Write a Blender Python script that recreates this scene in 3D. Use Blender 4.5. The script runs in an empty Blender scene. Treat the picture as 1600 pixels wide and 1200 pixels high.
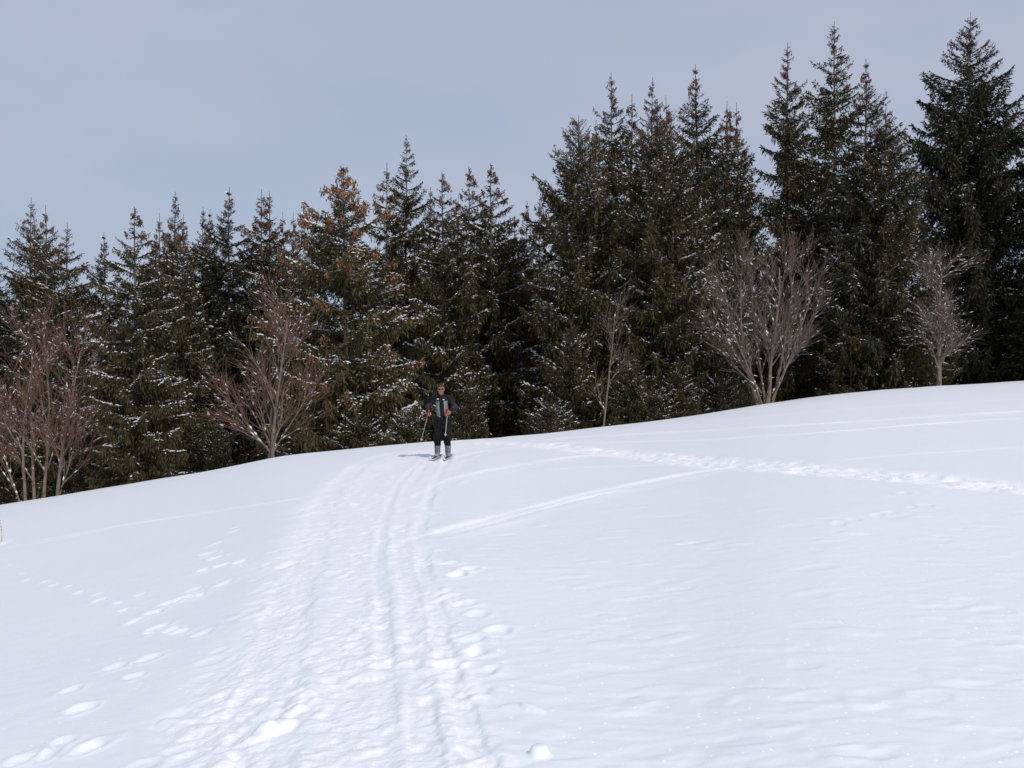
import bpy, math, random
import numpy as np
from mathutils import Vector, Matrix

# ------------------------------------------------------------------ camera, sky, sun, exposure
scene = bpy.context.scene
COL = scene.collection
F = 1690.0                       # focal length in photo pixels (1600 wide)
EYE = 1.6
cam_d = bpy.data.cameras.new('camera'); cam = bpy.data.objects.new('camera', cam_d); COL.objects.link(cam)
cam.location = (0, 0, EYE); cam.rotation_euler = (math.radians(90), 0, 0)
cam_d.sensor_width = 36; cam_d.lens = 36 * F / 1600; cam_d.clip_start = 0.05; cam_d.clip_end = 6000
scene.camera = cam

SUN_TO = Vector((0.52, -0.85, 0)).normalized()
SUN_EL = math.radians(40)
world = bpy.data.worlds.new('World'); scene.world = world; world.use_nodes = True
wt = world.node_tree; wt.nodes.clear()
def wn(t, **k):
    n = wt.nodes.new(t)
    for a, b in k.items(): setattr(n, a, b)
    return n
out = wn('ShaderNodeOutputWorld'); bg = wn('ShaderNodeBackground')
sky = wn('ShaderNodeTexSky', sky_type='NISHITA'); sky.sun_disc = False
sky.sun_elevation = SUN_EL
sky.sun_rotation = math.atan2(SUN_TO.x, SUN_TO.y)
sky.air_density = 1.0; sky.dust_density = 2.0; sky.ozone_density = 2.0
geo = wn('ShaderNodeTexCoord'); noi = wn('ShaderNodeTexNoise'); mp = wn('ShaderNodeMapping')
mp.inputs['Scale'].default_value = (1.6, 1.6, 4.5); mp.inputs['Rotation'].default_value = (0, 0.12, 0.4)
noi.inputs['Scale'].default_value = 1.5; noi.inputs['Detail'].default_value = 4; noi.inputs['Roughness'].default_value = 0.5
ramp = wn('ShaderNodeValToRGB')
ramp.color_ramp.elements[0].position = 0.32; ramp.color_ramp.elements[0].color = (3.66, 4.46, 5.80, 1)
ramp.color_ramp.elements[1].position = 0.68; ramp.color_ramp.elements[1].color = (4.60, 4.88, 5.95, 1)
mix = wn('ShaderNodeMix', data_type='RGBA'); mix.inputs['Factor'].default_value = 0.88
wt.links.new(geo.outputs['Generated'], mp.inputs['Vector']); wt.links.new(mp.outputs['Vector'], noi.inputs['Vector'])
wt.links.new(noi.outputs['Fac'], ramp.inputs['Fac'])
wt.links.new(sky.outputs['Color'], mix.inputs['A']); wt.links.new(ramp.outputs['Color'], mix.inputs['B'])
wt.links.new(mix.outputs['Result'], bg.inputs['Color']); bg.inputs['Strength'].default_value = 0.10
wt.links.new(bg.outputs['Background'], out.inputs['Surface'])

sd = bpy.data.lights.new('sun', 'SUN'); sd.energy = 2.2; sd.angle = math.radians(2.0); sd.color = (1.0, 0.935, 0.88)
so = bpy.data.objects.new('sun', sd); COL.objects.link(so); so.location = (30, -30, 40)
dirv = -(SUN_TO * math.cos(SUN_EL) + Vector((0, 0, math.sin(SUN_EL))))
so.rotation_euler = dirv.to_track_quat('-Z', 'Y').to_euler()

vs = scene.view_settings; vs.view_transform = 'Standard'; vs.look = 'None'; vs.exposure = 0.10; vs.gamma = 1.0
vs.use_curve_mapping = False
scene.cycles.use_denoising = True
scene.cycles.max_bounces = 5; scene.cycles.diffuse_bounces = 3; scene.cycles.glossy_bounces = 2
scene.cycles.transmission_bounces = 2; scene.cycles.caustics_reflective = False; scene.cycles.caustics_refractive = False

# ------------------------------------------------------------------ helpers
def link(o, parent=None):
    COL.objects.link(o)
    if parent is not None: o.parent = parent
    return o
def make_mesh(name, V, Q=None, T=None, mats=(), mi=None, smooth=False, attr=None):
    """mesh from numpy vertices, quads (n,4) and tris (m,3)"""
    V = np.asarray(V, np.float32)
    parts = []; starts = []; n = 0; off = 0
    for A, k in ((Q, 4), (T, 3)):
        if A is not None and len(A):
            A = np.asarray(A, np.int32); parts.append(A.ravel())
            starts.append(off + np.arange(len(A), dtype=np.int32) * k); off += A.size; n += len(A)
    L = np.concatenate(parts); S = np.concatenate(starts)
    me = bpy.data.meshes.new(name)
    me.vertices.add(len(V)); me.vertices.foreach_set('co', V.ravel())
    me.loops.add(len(L)); me.loops.foreach_set('vertex_index', L)
    me.polygons.add(n); me.polygons.foreach_set('loop_start', S)
    if smooth: me.polygons.foreach_set('use_smooth', np.ones(n, bool))
    for m in mats: me.materials.append(m)
    if mi is not None: me.polygons.foreach_set('material_index', np.asarray(mi, np.int32))
    if attr is not None:
        for an, av in attr.items():
            a = me.attributes.new(an, 'FLOAT', 'POINT'); a.data.foreach_set('value', np.asarray(av, np.float32))
    me.update(calc_edges=True)
    return me
def mesh_obj(name, me, parent=None, kind=None):
    o = bpy.data.objects.new(name, me); link(o, parent)
    if kind: o['kind'] = kind
    return o
def empty(name, loc=(0, 0, 0), rz=0.0, scale=(1, 1, 1)):
    o = bpy.data.objects.new(name, None); o.empty_display_size = 0.3; link(o)
    o.location = loc; o.rotation_euler = (0, 0, rz); o.scale = scale
    return o
def tag(o, label, cat, group=None):
    o['label'] = label; o['category'] = cat
    if group: o['group'] = group
def copy_tree(o, parent=None):
    c = o.copy(); COL.objects.link(c)
    if parent is not None: c.parent = parent
    for ch in list(o.children): copy_tree(ch, c)
    return c
def norm(a): return a / np.maximum(np.linalg.norm(a, axis=-1, keepdims=True), 1e-9)
def sstep(a, b, x):
    t = np.clip((x - a) / (b - a), 0, 1); return t * t * (3 - 2 * t)
def hash2(ix, iy, seed):
    h = (ix.astype(np.int64) * 374761393 + iy.astype(np.int64) * 668265263 + seed * 982451653) & 0xFFFFFFFF
    h = ((h ^ (h >> 13)) * 1274126177) & 0xFFFFFFFF
    return ((h ^ (h >> 16)) & 0xFFFF) / 65535.0
def vnoise(x, y, seed=0):
    ix = np.floor(x); iy = np.floor(y); fx = x - ix; fy = y - iy
    fx = fx * fx * fx * (fx * (fx * 6 - 15) + 10); fy = fy * fy * fy * (fy * (fy * 6 - 15) + 10)
    ix = ix.astype(np.int64); iy = iy.astype(np.int64)
    a = hash2(ix, iy, seed); b = hash2(ix + 1, iy, seed); c = hash2(ix, iy + 1, seed); d = hash2(ix + 1, iy + 1, seed)
    return (a + (b - a) * fx + (c - a) * fy + (a - b - c + d) * fx * fy) * 2 - 1
def fbm(x, y, seed=0, oct=3):
    s = 0; a = 1.0; t = 0
    for k in range(oct):
        c, sn = math.cos(0.7 * k + .3), math.sin(0.7 * k + .3)
        s = s + a * vnoise((x * c - y * sn) * 2 ** k, (x * sn + y * c) * 2 ** k, seed + 17 * k); t += a; a *= 0.5
    return s / t

# ------------------------------------------------------------------ materials
def mat(name, color, rough=0.8, spec=0.3, noise=None, attr=None, bump=None, coat=0):
    """noise=(scale, color2, detail), attr=(name, color2), bump=(scale, strength, distance)"""
    m = bpy.data.materials.new(name); m.use_nodes = True
    nt = m.node_tree; b = nt.nodes['Principled BSDF']
    b.inputs['Roughness'].default_value = rough; b.inputs['Specular IOR Level'].default_value = spec
    b.inputs['Coat Weight'].default_value = coat
    b.inputs['Base Color'].default_value = (*color, 1)
    src = None
    tc = nt.nodes.new('ShaderNodeTexCoord')
    if noise:
        n = nt.nodes.new('ShaderNodeTexNoise'); n.inputs['Scale'].default_value = noise[0]; n.inputs['Detail'].default_value = noise[2]
        nt.links.new(tc.outputs['Object'], n.inputs['Vector'])
        r = nt.nodes.new('ShaderNodeMapRange'); r.inputs['From Min'].default_value = 0.35; r.inputs['From Max'].default_value = 0.65
        nt.links.new(n.outputs['Fac'], r.inputs['Value'])
        x = nt.nodes.new('ShaderNodeMix'); x.data_type = 'RGBA'
        x.inputs['A'].default_value = (*color, 1); x.inputs['B'].default_value = (*noise[1], 1)
        nt.links.new(r.outputs['Result'], x.inputs['Factor']); src = x.outputs['Result']
    if attr:
        a = nt.nodes.new('ShaderNodeAttribute'); a.attribute_name = attr[0]
        x = nt.nodes.new('ShaderNodeMix'); x.data_type = 'RGBA'
        if src: nt.links.new(src, x.inputs['A'])
        else: x.inputs['A'].default_value = (*color, 1)
        x.inputs['B'].default_value = (*attr[1], 1)
        nt.links.new(a.outputs['Fac'], x.inputs['Factor']); src = x.outputs['Result']
    if src: nt.links.new(src, b.inputs['Base Color'])
    if bump:
        n = nt.nodes.new('ShaderNodeTexNoise'); n.inputs['Scale'].default_value = bump[0]; n.inputs['Detail'].default_value = 5
        nt.links.new(tc.outputs['Object'], n.inputs['Vector'])
        bp = nt.nodes.new('ShaderNodeBump'); bp.inputs['Strength'].default_value = bump[1]; bp.inputs['Distance'].default_value = bump[2]
        nt.links.new(n.outputs['Fac'], bp.inputs['Height']); nt.links.new(bp.outputs['Normal'], b.inputs['Normal'])
    return m

def snow_ground_material():
    m = bpy.data.materials.new('field_snow'); m.use_nodes = True
    nt = m.node_tree; b = nt.nodes['Principled BSDF']
    b.inputs['Base Color'].default_value = (0.84, 0.855, 0.89, 1); b.inputs['Roughness'].default_value = 0.55
    b.inputs['Specular IOR Level'].default_value = 0.25
    tc = nt.nodes.new('ShaderNodeTexCoord')
    def noise(sc, det, ms=(1, 1, 1), rz=0):
        mpn = nt.nodes.new('ShaderNodeMapping'); mpn.inputs['Scale'].default_value = ms; mpn.inputs['Rotation'].default_value = (0, 0, rz)
        n = nt.nodes.new('ShaderNodeTexNoise'); n.inputs['Scale'].default_value = sc; n.inputs['Detail'].default_value = det
        nt.links.new(tc.outputs['Object'], mpn.inputs['Vector']); nt.links.new(mpn.outputs['Vector'], n.inputs['Vector'])
        return n.outputs['Fac']
    b1 = nt.nodes.new('ShaderNodeBump'); b1.inputs['Strength'].default_value = 0.5; b1.inputs['Distance'].default_value = 0.006
    nt.links.new(noise(9, 6, (1, 1.6, 1), .4), b1.inputs['Height'])
    b2 = nt.nodes.new('ShaderNodeBump'); b2.inputs['Strength'].default_value = 0.45; b2.inputs['Distance'].default_value = 0.003
    nt.links.new(noise(120, 4), b2.inputs['Height']); nt.links.new(b1.outputs['Normal'], b2.inputs['Normal'])
    nt.links.new(b2.outputs['Normal'], b.inputs['Normal'])
    at = nt.nodes.new('ShaderNodeAttribute'); at.attribute_name = 'churn'         # stirred-up snow is whiter than the crust
    mx = nt.nodes.new('ShaderNodeMix'); mx.data_type = 'RGBA'; mx.inputs['A'].default_value = (0.86, 0.875, 0.91, 1); mx.inputs['B'].default_value = (0.93, 0.935, 0.95, 1)
    nt.links.new(at.outputs['Fac'], mx.inputs['Factor'])
    b3 = nt.nodes.new('ShaderNodeBump'); b3.inputs['Distance'].default_value = 0.022; nt.links.new(noise(28, 5), b3.inputs['Height'])
    ma = nt.nodes.new('ShaderNodeMath'); ma.operation = 'MULTIPLY'; ma.inputs[1].default_value = 0.55; nt.links.new(at.outputs['Fac'], ma.inputs[0]); nt.links.new(ma.outputs[0], b3.inputs['Strength'])
    nt.links.new(b2.outputs['Normal'], b3.inputs['Normal']); nt.links.new(b3.outputs['Normal'], b.inputs['Normal']); nt.links.new(mx.outputs['Result'], b.inputs['Base Color'])
    # snow glints painted in: sparse tiny matte white dots, normals tipped towards the sun
    vor = nt.nodes.new('ShaderNodeTexVoronoi'); vor.inputs['Scale'].default_value = 26
    nt.links.new(tc.outputs['Object'], vor.inputs['Vector'])
    near = nt.nodes.new('ShaderNodeMath'); near.operation = 'LESS_THAN'; near.inputs[1].default_value = 0.17
    nt.links.new(vor.outputs['Distance'], near.inputs[0])
    sep = nt.nodes.new('ShaderNodeSeparateColor'); nt.links.new(vor.outputs['Color'], sep.inputs['Color'])
    rare = nt.nodes.new('ShaderNodeMath'); rare.operation = 'GREATER_THAN'; rare.inputs[1].default_value = 0.80
    nt.links.new(sep.outputs['Red'], rare.inputs[0])
    mul = nt.nodes.new('ShaderNodeMath'); mul.operation = 'MULTIPLY'
    nt.links.new(near.outputs[0], mul.inputs[0]); nt.links.new(rare.outputs[0], mul.inputs[1])
    gl = nt.nodes.new('ShaderNodeBsdfDiffuse'); gl.inputs['Color'].default_value = (.93, .94, .96, 1)
    wnz = nt.nodes.new('ShaderNodeVectorMath'); wnz.operation = 'SUBTRACT'; wnz.inputs[1].default_value = (0.0, 1.30, -0.85)
    nt.links.new(vor.outputs['Color'], wnz.inputs[0])
    nrm = nt.nodes.new('ShaderNodeVectorMath'); nrm.operation = 'NORMALIZE'; nt.links.new(wnz.outputs[0], nrm.inputs[0])
    nt.links.new(nrm.outputs[0], gl.inputs['Normal'])
    ms = nt.nodes.new('ShaderNodeMixShader'); nt.links.new(mul.outputs[0], ms.inputs['Fac'])
    nt.links.new(b.outputs['BSDF'], ms.inputs[1]); nt.links.new(gl.outputs['BSDF'], ms.inputs[2])
    nt.links.new(ms.outputs['Shader'], nt.nodes['Material Output'].inputs['Surface'])
    return m

M = {
 'snow': snow_ground_material(),
 'bough_snow': mat('bough_snow', (0.82, 0.84, 0.88), 0.6, 0.2),
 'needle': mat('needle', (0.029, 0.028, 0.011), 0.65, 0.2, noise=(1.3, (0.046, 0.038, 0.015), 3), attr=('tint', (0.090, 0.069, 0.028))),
 'needle_sunlit': mat('needle_sunlit', (0.042, 0.040, 0.014), 0.65, 0.2, noise=(1.3, (0.058, 0.050, 0.019), 3), attr=('tint', (0.105, 0.084, 0.034))),  # lighter needle copy, warm sunlight on the coned spruce put into the colour
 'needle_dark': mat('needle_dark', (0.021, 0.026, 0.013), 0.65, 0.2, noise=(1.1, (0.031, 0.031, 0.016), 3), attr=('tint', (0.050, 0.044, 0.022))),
 'cone': mat('cone', (0.15, 0.066, 0.034), 0.7, 0.2, noise=(9, (0.22, 0.105, 0.055), 2)),
 'cone_orange': mat('cone_orange', (0.235, 0.105, 0.050), 0.7, 0.2, noise=(9, (0.33, 0.165, 0.085), 2)),
 'bark': mat('bark', (0.085, 0.062, 0.048), 0.9, 0.15, noise=(7, (0.15, 0.115, 0.09), 4), bump=(22, .6, .02)),
 'pale_bark': mat('pale_bark', (0.125, 0.095, 0.075), 0.85, 0.2, noise=(6, (0.21, 0.165, 0.13), 4), bump=(20, .5, .015)),
 'red_twig': mat('red_twig', (0.160, 0.086, 0.064), 0.8, 0.2, noise=(2, (0.20, 0.120, 0.092), 3)),
 'grey_twig': mat('grey_twig', (0.17, 0.135, 0.11), 0.8, 0.2, noise=(2, (0.13, 0.09, 0.072), 3)),
}

# ------------------------------------------------------------------ terrain
CP = np.array([(-700, 905), (-350, 852), (0, 789), (100, 773), (200, 756), (330, 735), (440, 712), (560, 700), (690, 689), (830, 679),
               (1000, 661), (1100, 647), (1190, 631), (1300, 616), (1450, 604), (1600, 596), (1950, 584), (2300, 578)], float)
CD = np.array([(-700, 37), (0, 32), (225, 30.5), (440, 29), (690, 28), (830, 30), (1000, 33), (1190, 36), (1450, 43), (1600, 47), (2300, 56)], float)
def smooth_table(P, n=1600, w=28):
    xs = np.linspace(P[0, 0], P[-1, 0], n); ys = np.interp(xs, P[:, 0], P[:, 1])
    k = np.hanning(2 * w + 1); k /= k.sum()
    return xs, np.convolve(np.pad(ys, w, mode='reflect', reflect_type='odd'), k, 'valid')
PX, PE = smooth_table(CP); DX, DE = smooth_table(CD, w=90)
DELTA = 0.10
def gap(t):
    n = math.sqrt(1 + DELTA ** 2) - DELTA
    g = EYE * (np.sqrt((1 - t) ** 2 + DELTA ** 2) - DELTA) / n
    return np.where(t > 1, g * 1.25, g)
def terrain(x, y):
    x = np.asarray(x, float); y = np.asarray(y, float)
    u = np.clip(x / np.maximum(y, 1e-3), -0.86, 0.86); px = 800 + F * u
    e = (np.interp(px, PX, PE) - 600) / F; D = np.interp(px, DX, DE)
    ys = np.maximum(y, np.abs(x) / 0.86)          # beyond the fan of rays keep the ray slope
    zr = EYE - e * ys - gap(ys / D)
    zp = 0.075 * x + 0.004 * y
    w = sstep(0.66, 0.98, np.arctan2(np.abs(x), y))
    return zr * (1 - w) + zp * w
def gp(px, py):
    """ground point seen at a photo pixel (on the smooth terrain, before the crest)"""
    u = (px - 800) / F; lo, hi = 1.0, float(np.interp(px, DX, DE)) * 0.999
    for _ in range(50):
        m = 0.5 * (lo + hi)
        z = float(terrain(u * m, m))
        if 600 + (EYE - z) / m * F > py: lo = m
        else: hi = m
    return np.array((u * lo, lo))
def gz(x, y): return float(terrain(x, y))

def poly(pts): return np.array([gp(*p) for p in pts])
def catmull(P, n=8):
    P = np.asarray(P, float); Q = np.vstack([2 * P[0] - P[1], P, 2 * P[-1] - P[-2]]); o = []
    for i in range(1, len(Q) - 2):
        for t in np.linspace(0, 1, n, endpoint=False):
            a, b, c, d = Q[i - 1], Q[i], Q[i + 1], Q[i + 2]
            o.append(0.5 * (2 * b + (c - a) * t + (2 * a - 5 * b + 4 * c - d) * t * t + (3 * b - a - 3 * c + d) * t ** 3))
    o.append(P[-1]); return np.array(o)
def poly_dist(x, y, P):
    """signed lateral distance to a polyline and the running length at the foot point"""
    best = np.full(x.shape, 1e9); sg = np.zeros(x.shape); run = np.zeros(x.shape); acc = 0.0
    for a, b in zip(P[:-1], P[1:]):
        d = b - a; L = math.hypot(*d) + 1e-9
        t = np.clip(((x - a[0]) * d[0] + (y - a[1]) * d[1]) / L ** 2, 0, 1)
        qx = x - a[0] - t * d[0]; qy = y - a[1] - t * d[1]; q = np.hypot(qx, qy)
        s = np.where(qx * d[1] - qy * d[0] > 0, 1.0, -1.0)
        k = q < best
        best = np.where(k, q, best); sg = np.where(k, s, sg); run = np.where(k, acc + t * L, run); acc += L
    return best * sg, run, acc

GR = 0.23      # depth of the old, softened tracks
def ground_relief(x, y):
    rng = np.random.default_rng(5); rad = np.round(np.hypot(x, y), 4)
    h = 0.022 * fbm(x / 3.1, y / 3.6, 3, 2) + 0.004 * fbm(x / 0.9, y / 1.1, 9, 2)
    # wind-worked dimples, stronger in patches
    patch = sstep(-0.25, 0.45, fbm(x / 2.3 + 4, y / 3.0, 21, 2))
    h += patch * 0.0017 * fbm(x / 0.42 + .35 * y, y / 0.24, 31, 2)
    h += 0.0014 * fbm(x / 0.16, y / 0.12, 37, 2)
    # the broad trampled track that comes down from the skier
    LB = np.array([gp(*p) for p in [(150, 1330), (215, 1190), (285, 1090), (345, 1000), (400, 905), (425, 845), (465, 795), (515, 755), (575, 725), (640, 706), (690, 697)]])
    RB = np.array([gp(*p) for p in [(860, 1330), (800, 1200), (770, 1100), (735, 1000), (702, 905), (690, 845), (680, 800), (690, 765), (725, 735), (750, 712), (790, 697)]])
    LB = LB[np.argsort(LB[:, 1])]; RB = RB[np.argsort(RB[:, 1])]
    xl = np.interp(y, LB[:, 1], LB[:, 0]) + 0.22 * fbm(y / 0.8, x * 0 + 3.3, 41, 2)
    xr = np.interp(y, RB[:, 1], RB[:, 0]) + 0.22 * fbm(y / 0.8, x * 0 + 8.3, 43, 2)
    track = sstep(-0.15, 0.25, x - xl) * sstep(-0.15, 0.25, xr - x)
    rough = track * (0.55 + 0.45 * fbm(x / 0.8, y / 1.6, 47, 2))
    h += -0.018 * track
    lump = fbm(x / 0.30, y / 0.34, 51, 3); lump2 = fbm(x / 0.13, y / 0.15, 57, 2)
    w = (xr - xl); q = (x - xl) / np.maximum(w, .3)
    wild = np.exp(-((q - 0.22) / 0.17) ** 2) + 0.75 * np.exp(-((q - 0.55) / 0.10) ** 2) + 0.55 * np.exp(-((q - 0.86) / 0.08) ** 2)
    h += rough * (0.35 + wild) * (0.006 * lump + 0.007 * (1 - 2.6 * np.abs(lump2)) + 0.007 * (1 - 2.6 * np.abs(fbm(x / .075, y / .085, 59, 2))))
    X_, Y_ = x, y; lines = np.zeros(x.shape)
    def groove(pts, half, depth, rim=0.25, jag=0.0, fade=0.6, flat=True, rimw=None, seed=0):
        P = catmull(poly(pts), 3); depth = depth * GR
        near = np.nonzero((X_ > P[:, 0].min() - .8) & (X_ < P[:, 0].max() + .8) & (Y_ > P[:, 1].min() - .8) & (Y_ < P[:, 1].max() + .8))[0]
        x = X_[near]; y = Y_[near]
        d, run, tot = poly_dist(x, y, P)
        sub = np.nonzero(np.abs(d) < .75)[0]; near = near[sub]; x = x[sub]; y = y[sub]; d = d[sub]; run = run[sub]
        dj = d + jag * fbm(run / 0.35, d * 0 + seed, 61 + seed, 2)
        a = np.abs(dj)
        core = 1 - sstep(half * 0.72, half * 1.18, a) if flat else np.exp(-(a / half) ** 2)
        rw = rimw or half * 0.8
        ri = np.exp(-((a - half * 1.45) / rw) ** 2)
        f = sstep(0, fade, run) * sstep(0, fade, tot - run)
        var = 0.7 + 0.7 * fbm(run / 0.9, d * 0 + 1.7 + seed, 67 + seed, 2)
        lines[near] = np.maximum(lines[near], f * np.clip(core * .55 + ri * .5, 0, .8))
        h[near] += f * var * (-depth * core + depth * rim * ri * (1 + .6 * fbm(run / .2, d / .1, 71 + seed, 2)))
    # the glide tracks inside the trampled band
    groove([(352, 1300), (392, 1180), (428, 1060), (450, 970), (474, 885), (498, 810), (524, 762), (560, 728), (620, 706)], 0.17, 0.075, 0.4, 0.09, seed=1)
    groove([(606, 1320), (606, 1200), (606, 1060), (598, 920), (594, 850), (608, 785), (632, 745), (665, 714)], 0.055, 0.05, 0.5, 0.03, seed=2)
    groove([(672, 1320), (664, 1120), (655, 1020), (646, 950), (630, 880), (625, 820), (636, 765), (660, 730), (686, 712)], 0.075, 0.05, 0.5, 0.035, seed=3)
    groove([(800, 1320), (752, 1185), (716, 1095), (692, 1005), (673, 935), (660, 860), (662, 800), (680, 752), (704, 712)], 0.06, 0.05, 0.5, 0.04, seed=4)
    groove([(560, 1320), (566, 1180), (560, 1040), (556, 930), (560, 860)], 0.20, 0.045, 0.25, 0.05, seed=5)
    # ski tracks leaving to the right
    groove([(655, 842), (730, 822), (860, 788), (1000, 757), (1090, 738), (1165, 727)], 0.17, 0.075, 0.45, 0.035, seed=6)
    groove([(700, 832), (800, 806), (900, 780), (1000, 760)], 0.06, 0.05, 0.4, 0.012, seed=16)
    groove([(650, 782), (690, 757), (760, 738), (830, 725), (900, 714), (1010, 706)], 0.16, 0.07, 0.45, 0.03, seed=7)
    groove([(690, 722), (760, 706), (860, 694), (960, 690)], 0.16, 0.06, 0.45, 0.03, seed=17)
    groove([(840, 689), (900, 683), (1010, 677), (1130, 671), (1280, 662), (1430, 653), (1620, 641)], 0.17, 0.085, 0.5, 0.03, seed=8)
    groove([(900, 694), (1010, 690), (1130, 686), (1280, 676), (1430, 664), (1620, 652)], 0.10, 0.06, 0.5, 0.02, seed=9)
    groove([(1010, 667), (1200, 650), (1400, 634), (1620, 622)], 0.06, 0.035, 0.4, 0.02, seed=19)
    groove([(1280, 722), (1400, 711), (1500, 705), (1620, 698)], 0.05, 0.04, 0.4, 0.02, seed=10)
    groove([(820, 735), (960, 728), (1080, 724)], 0.05, 0.03, 0.4, 0.02, seed=11)
    # thin single track on the left
    groove([(20, 852), (140, 831), (250, 813), (360, 796), (450, 783), (520, 770)], 0.055, 0.05, 0.4, 0.015, seed=12)
    groove([(10, 858), (100, 842), (180, 826)], 0.05, 0.03, 0.4, 0.015, seed=13)
    # the foot-worn path that crosses to the right edge
    P = catmull(poly([(770, 690), (850, 696), (950, 706), (1050, 715), (1140, 723), (1250, 732), (1350, 740), (1470, 751), (1640, 768)]), 3)
    nr = np.nonzero(y > 8)[0]; d = np.full(x.shape, 9.0); run = np.zeros(x.shape)
    d[nr], run[nr], tot = poly_dist(x[nr], y[nr], P)
    band = 1 - sstep(0.28, 0.62, np.abs(d + 0.12 * fbm(run / .7, d * 0 + 2, 81, 2)))
    h += band * (-0.025 + 0.030 * fbm(x / 0.22, y / 0.28, 83, 3) + 0.022 * fbm(x / .12, y / .14, 85, 2))
    # single footprints, dents and lumps
    def dent(cx, cy, ra, rb, ang, depth, rim=0.35):
        c, s = math.cos(ang), math.sin(ang); R = 2.6 * max(ra, rb)
        rc = math.hypot(cx, cy); i0, i1 = np.searchsorted(rad, [rc - R, rc + R])
        k = i0 + np.nonzero((np.abs(x[i0:i1] - cx) < R) & (np.abs(y[i0:i1] - cy) < R))[0]
        if len(k) == 0: return
        dx = x[k] - cx; dy = y[k] - cy
        a = (dx * c + dy * s) / ra; b = (-dx * s + dy * c) / rb; qq = np.sqrt(a * a + b * b)
        wob = 1 + .25 * vnoise(dx / ra * 1.3 + cx * 7, dy / ra * 1.3 + cy * 5, 91)
        core = 1 - sstep(0.55, 1.15, qq * wob)
        h[k] += -depth * core + depth * rim * np.exp(-((qq * wob - 1.35) / 0.32) ** 2)
    def prints(pts, depth=0.07, ra=0.14, rb=0.10, pair=0.0):
        for p in pts:
            g = gp(*p)
            dent(g[0], g[1], ra * rng.uniform(.85, 1.2), rb * rng.uniform(.85, 1.2), rng.uniform(.9, 1.6), .38 * depth * rng.uniform(.7, 1.25))
    prints([(236, 1029), (209, 1059), (180, 1044), (126, 1110), (110, 1081), (96, 1163), (142, 1168), (75, 1180), (30, 1190)], 0.05, 0.085, 0.065)
    prints([(247, 980), (283, 988), (316, 992), (238, 957), (263, 942), (268, 985), (246, 985)], 0.04, 0.09, 0.06)
    prints([(5, 868), (16, 882), (34, 896), (42, 906), (72, 909), (85, 915), (108, 917), (124, 926), (152, 929), (156, 938), (186, 942), (218, 930), (194, 953), (208, 971)], 0.045, 0.07, 0.05)
    prints([(331, 867), (338, 874), (339, 852), (366, 826), (366, 832), (318, 893), (345, 886), (322, 868), (306, 920), (290, 933), (310, 930), (350, 912), (375, 880)], 0.045, 0.10, 0.06)
    prints([(4, 850), (22, 853), (8, 858), (14, 845)], 0.05, 0.14, 0.08)
    prints([(1312, 819), (1336, 813), (1372, 807), (1391, 803), (1424, 794), (1447, 791), (1412, 771)], 0.024, 0.11, 0.06)
    prints([(700, 1035), (745, 1018), (735, 1000), (780, 985), (755, 1050), (725, 945), (715, 900), (745, 960), (700, 880), (735, 890)], 0.055, 0.10, 0.075)
    for i in range(420):                                   # boot holes all over the trampled band
        py = 705 + 520 * rng.random() ** 1.4
        lo = np.interp(py, [700, 760, 845, 1000, 1200], [680, 500, 425, 345, 215]); hi = np.interp(py, [700, 760, 845, 1000, 1200], [770, 690, 690, 735, 790])
        g = gp(lo + (hi - lo) * rng.random(), py)
        dent(g[0], g[1], rng.uniform(.05, .13), rng.uniform(.04, .09), rng.uniform(.6, 2.3), rng.uniform(.003, .0085) * (1 if rng.random() < .8 else -1), .3)
    for i in range(230):                                   # shallow wind-softened dents on the open slope
        g = gp(rng.uniform(680, 1620), 770 + 470 * rng.random() ** 1.1)
        dent(g[0], g[1], rng.uniform(.08, .22), rng.uniform(.05, .10), rng.uniform(-.5, .5), rng.uniform(.0015, .0045) * rng.choice([-1, 1]), .3)
    for p, ra, rb, dp in [((428, 1132), .12, .07, -.035), ((842, 1180), .05, .04, -.04), ((405, 1145), .09, .07, -.03), ((830, 1108), .03, .10, -.015), ((455, 1108), .07, .05, -.03)]:
        g = gp(*p); dent(g[0], g[1], ra, rb, 0.7, dp, 0.0)
    for p in [(684, 714), (700, 713)]:                     # the snow gives way under the skis
        g = gp(*p); dent(g[0], g[1] - .3, .09, .95, 0.0, 0.045, 0.25)
    churn = np.maximum(np.clip(track * (.35 + .5 * wild) + .2 * track * lump, 0, 1), band); churn[:] = np.maximum(churn, lines)
    return h, np.clip(churn, 0, 1)

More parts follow.
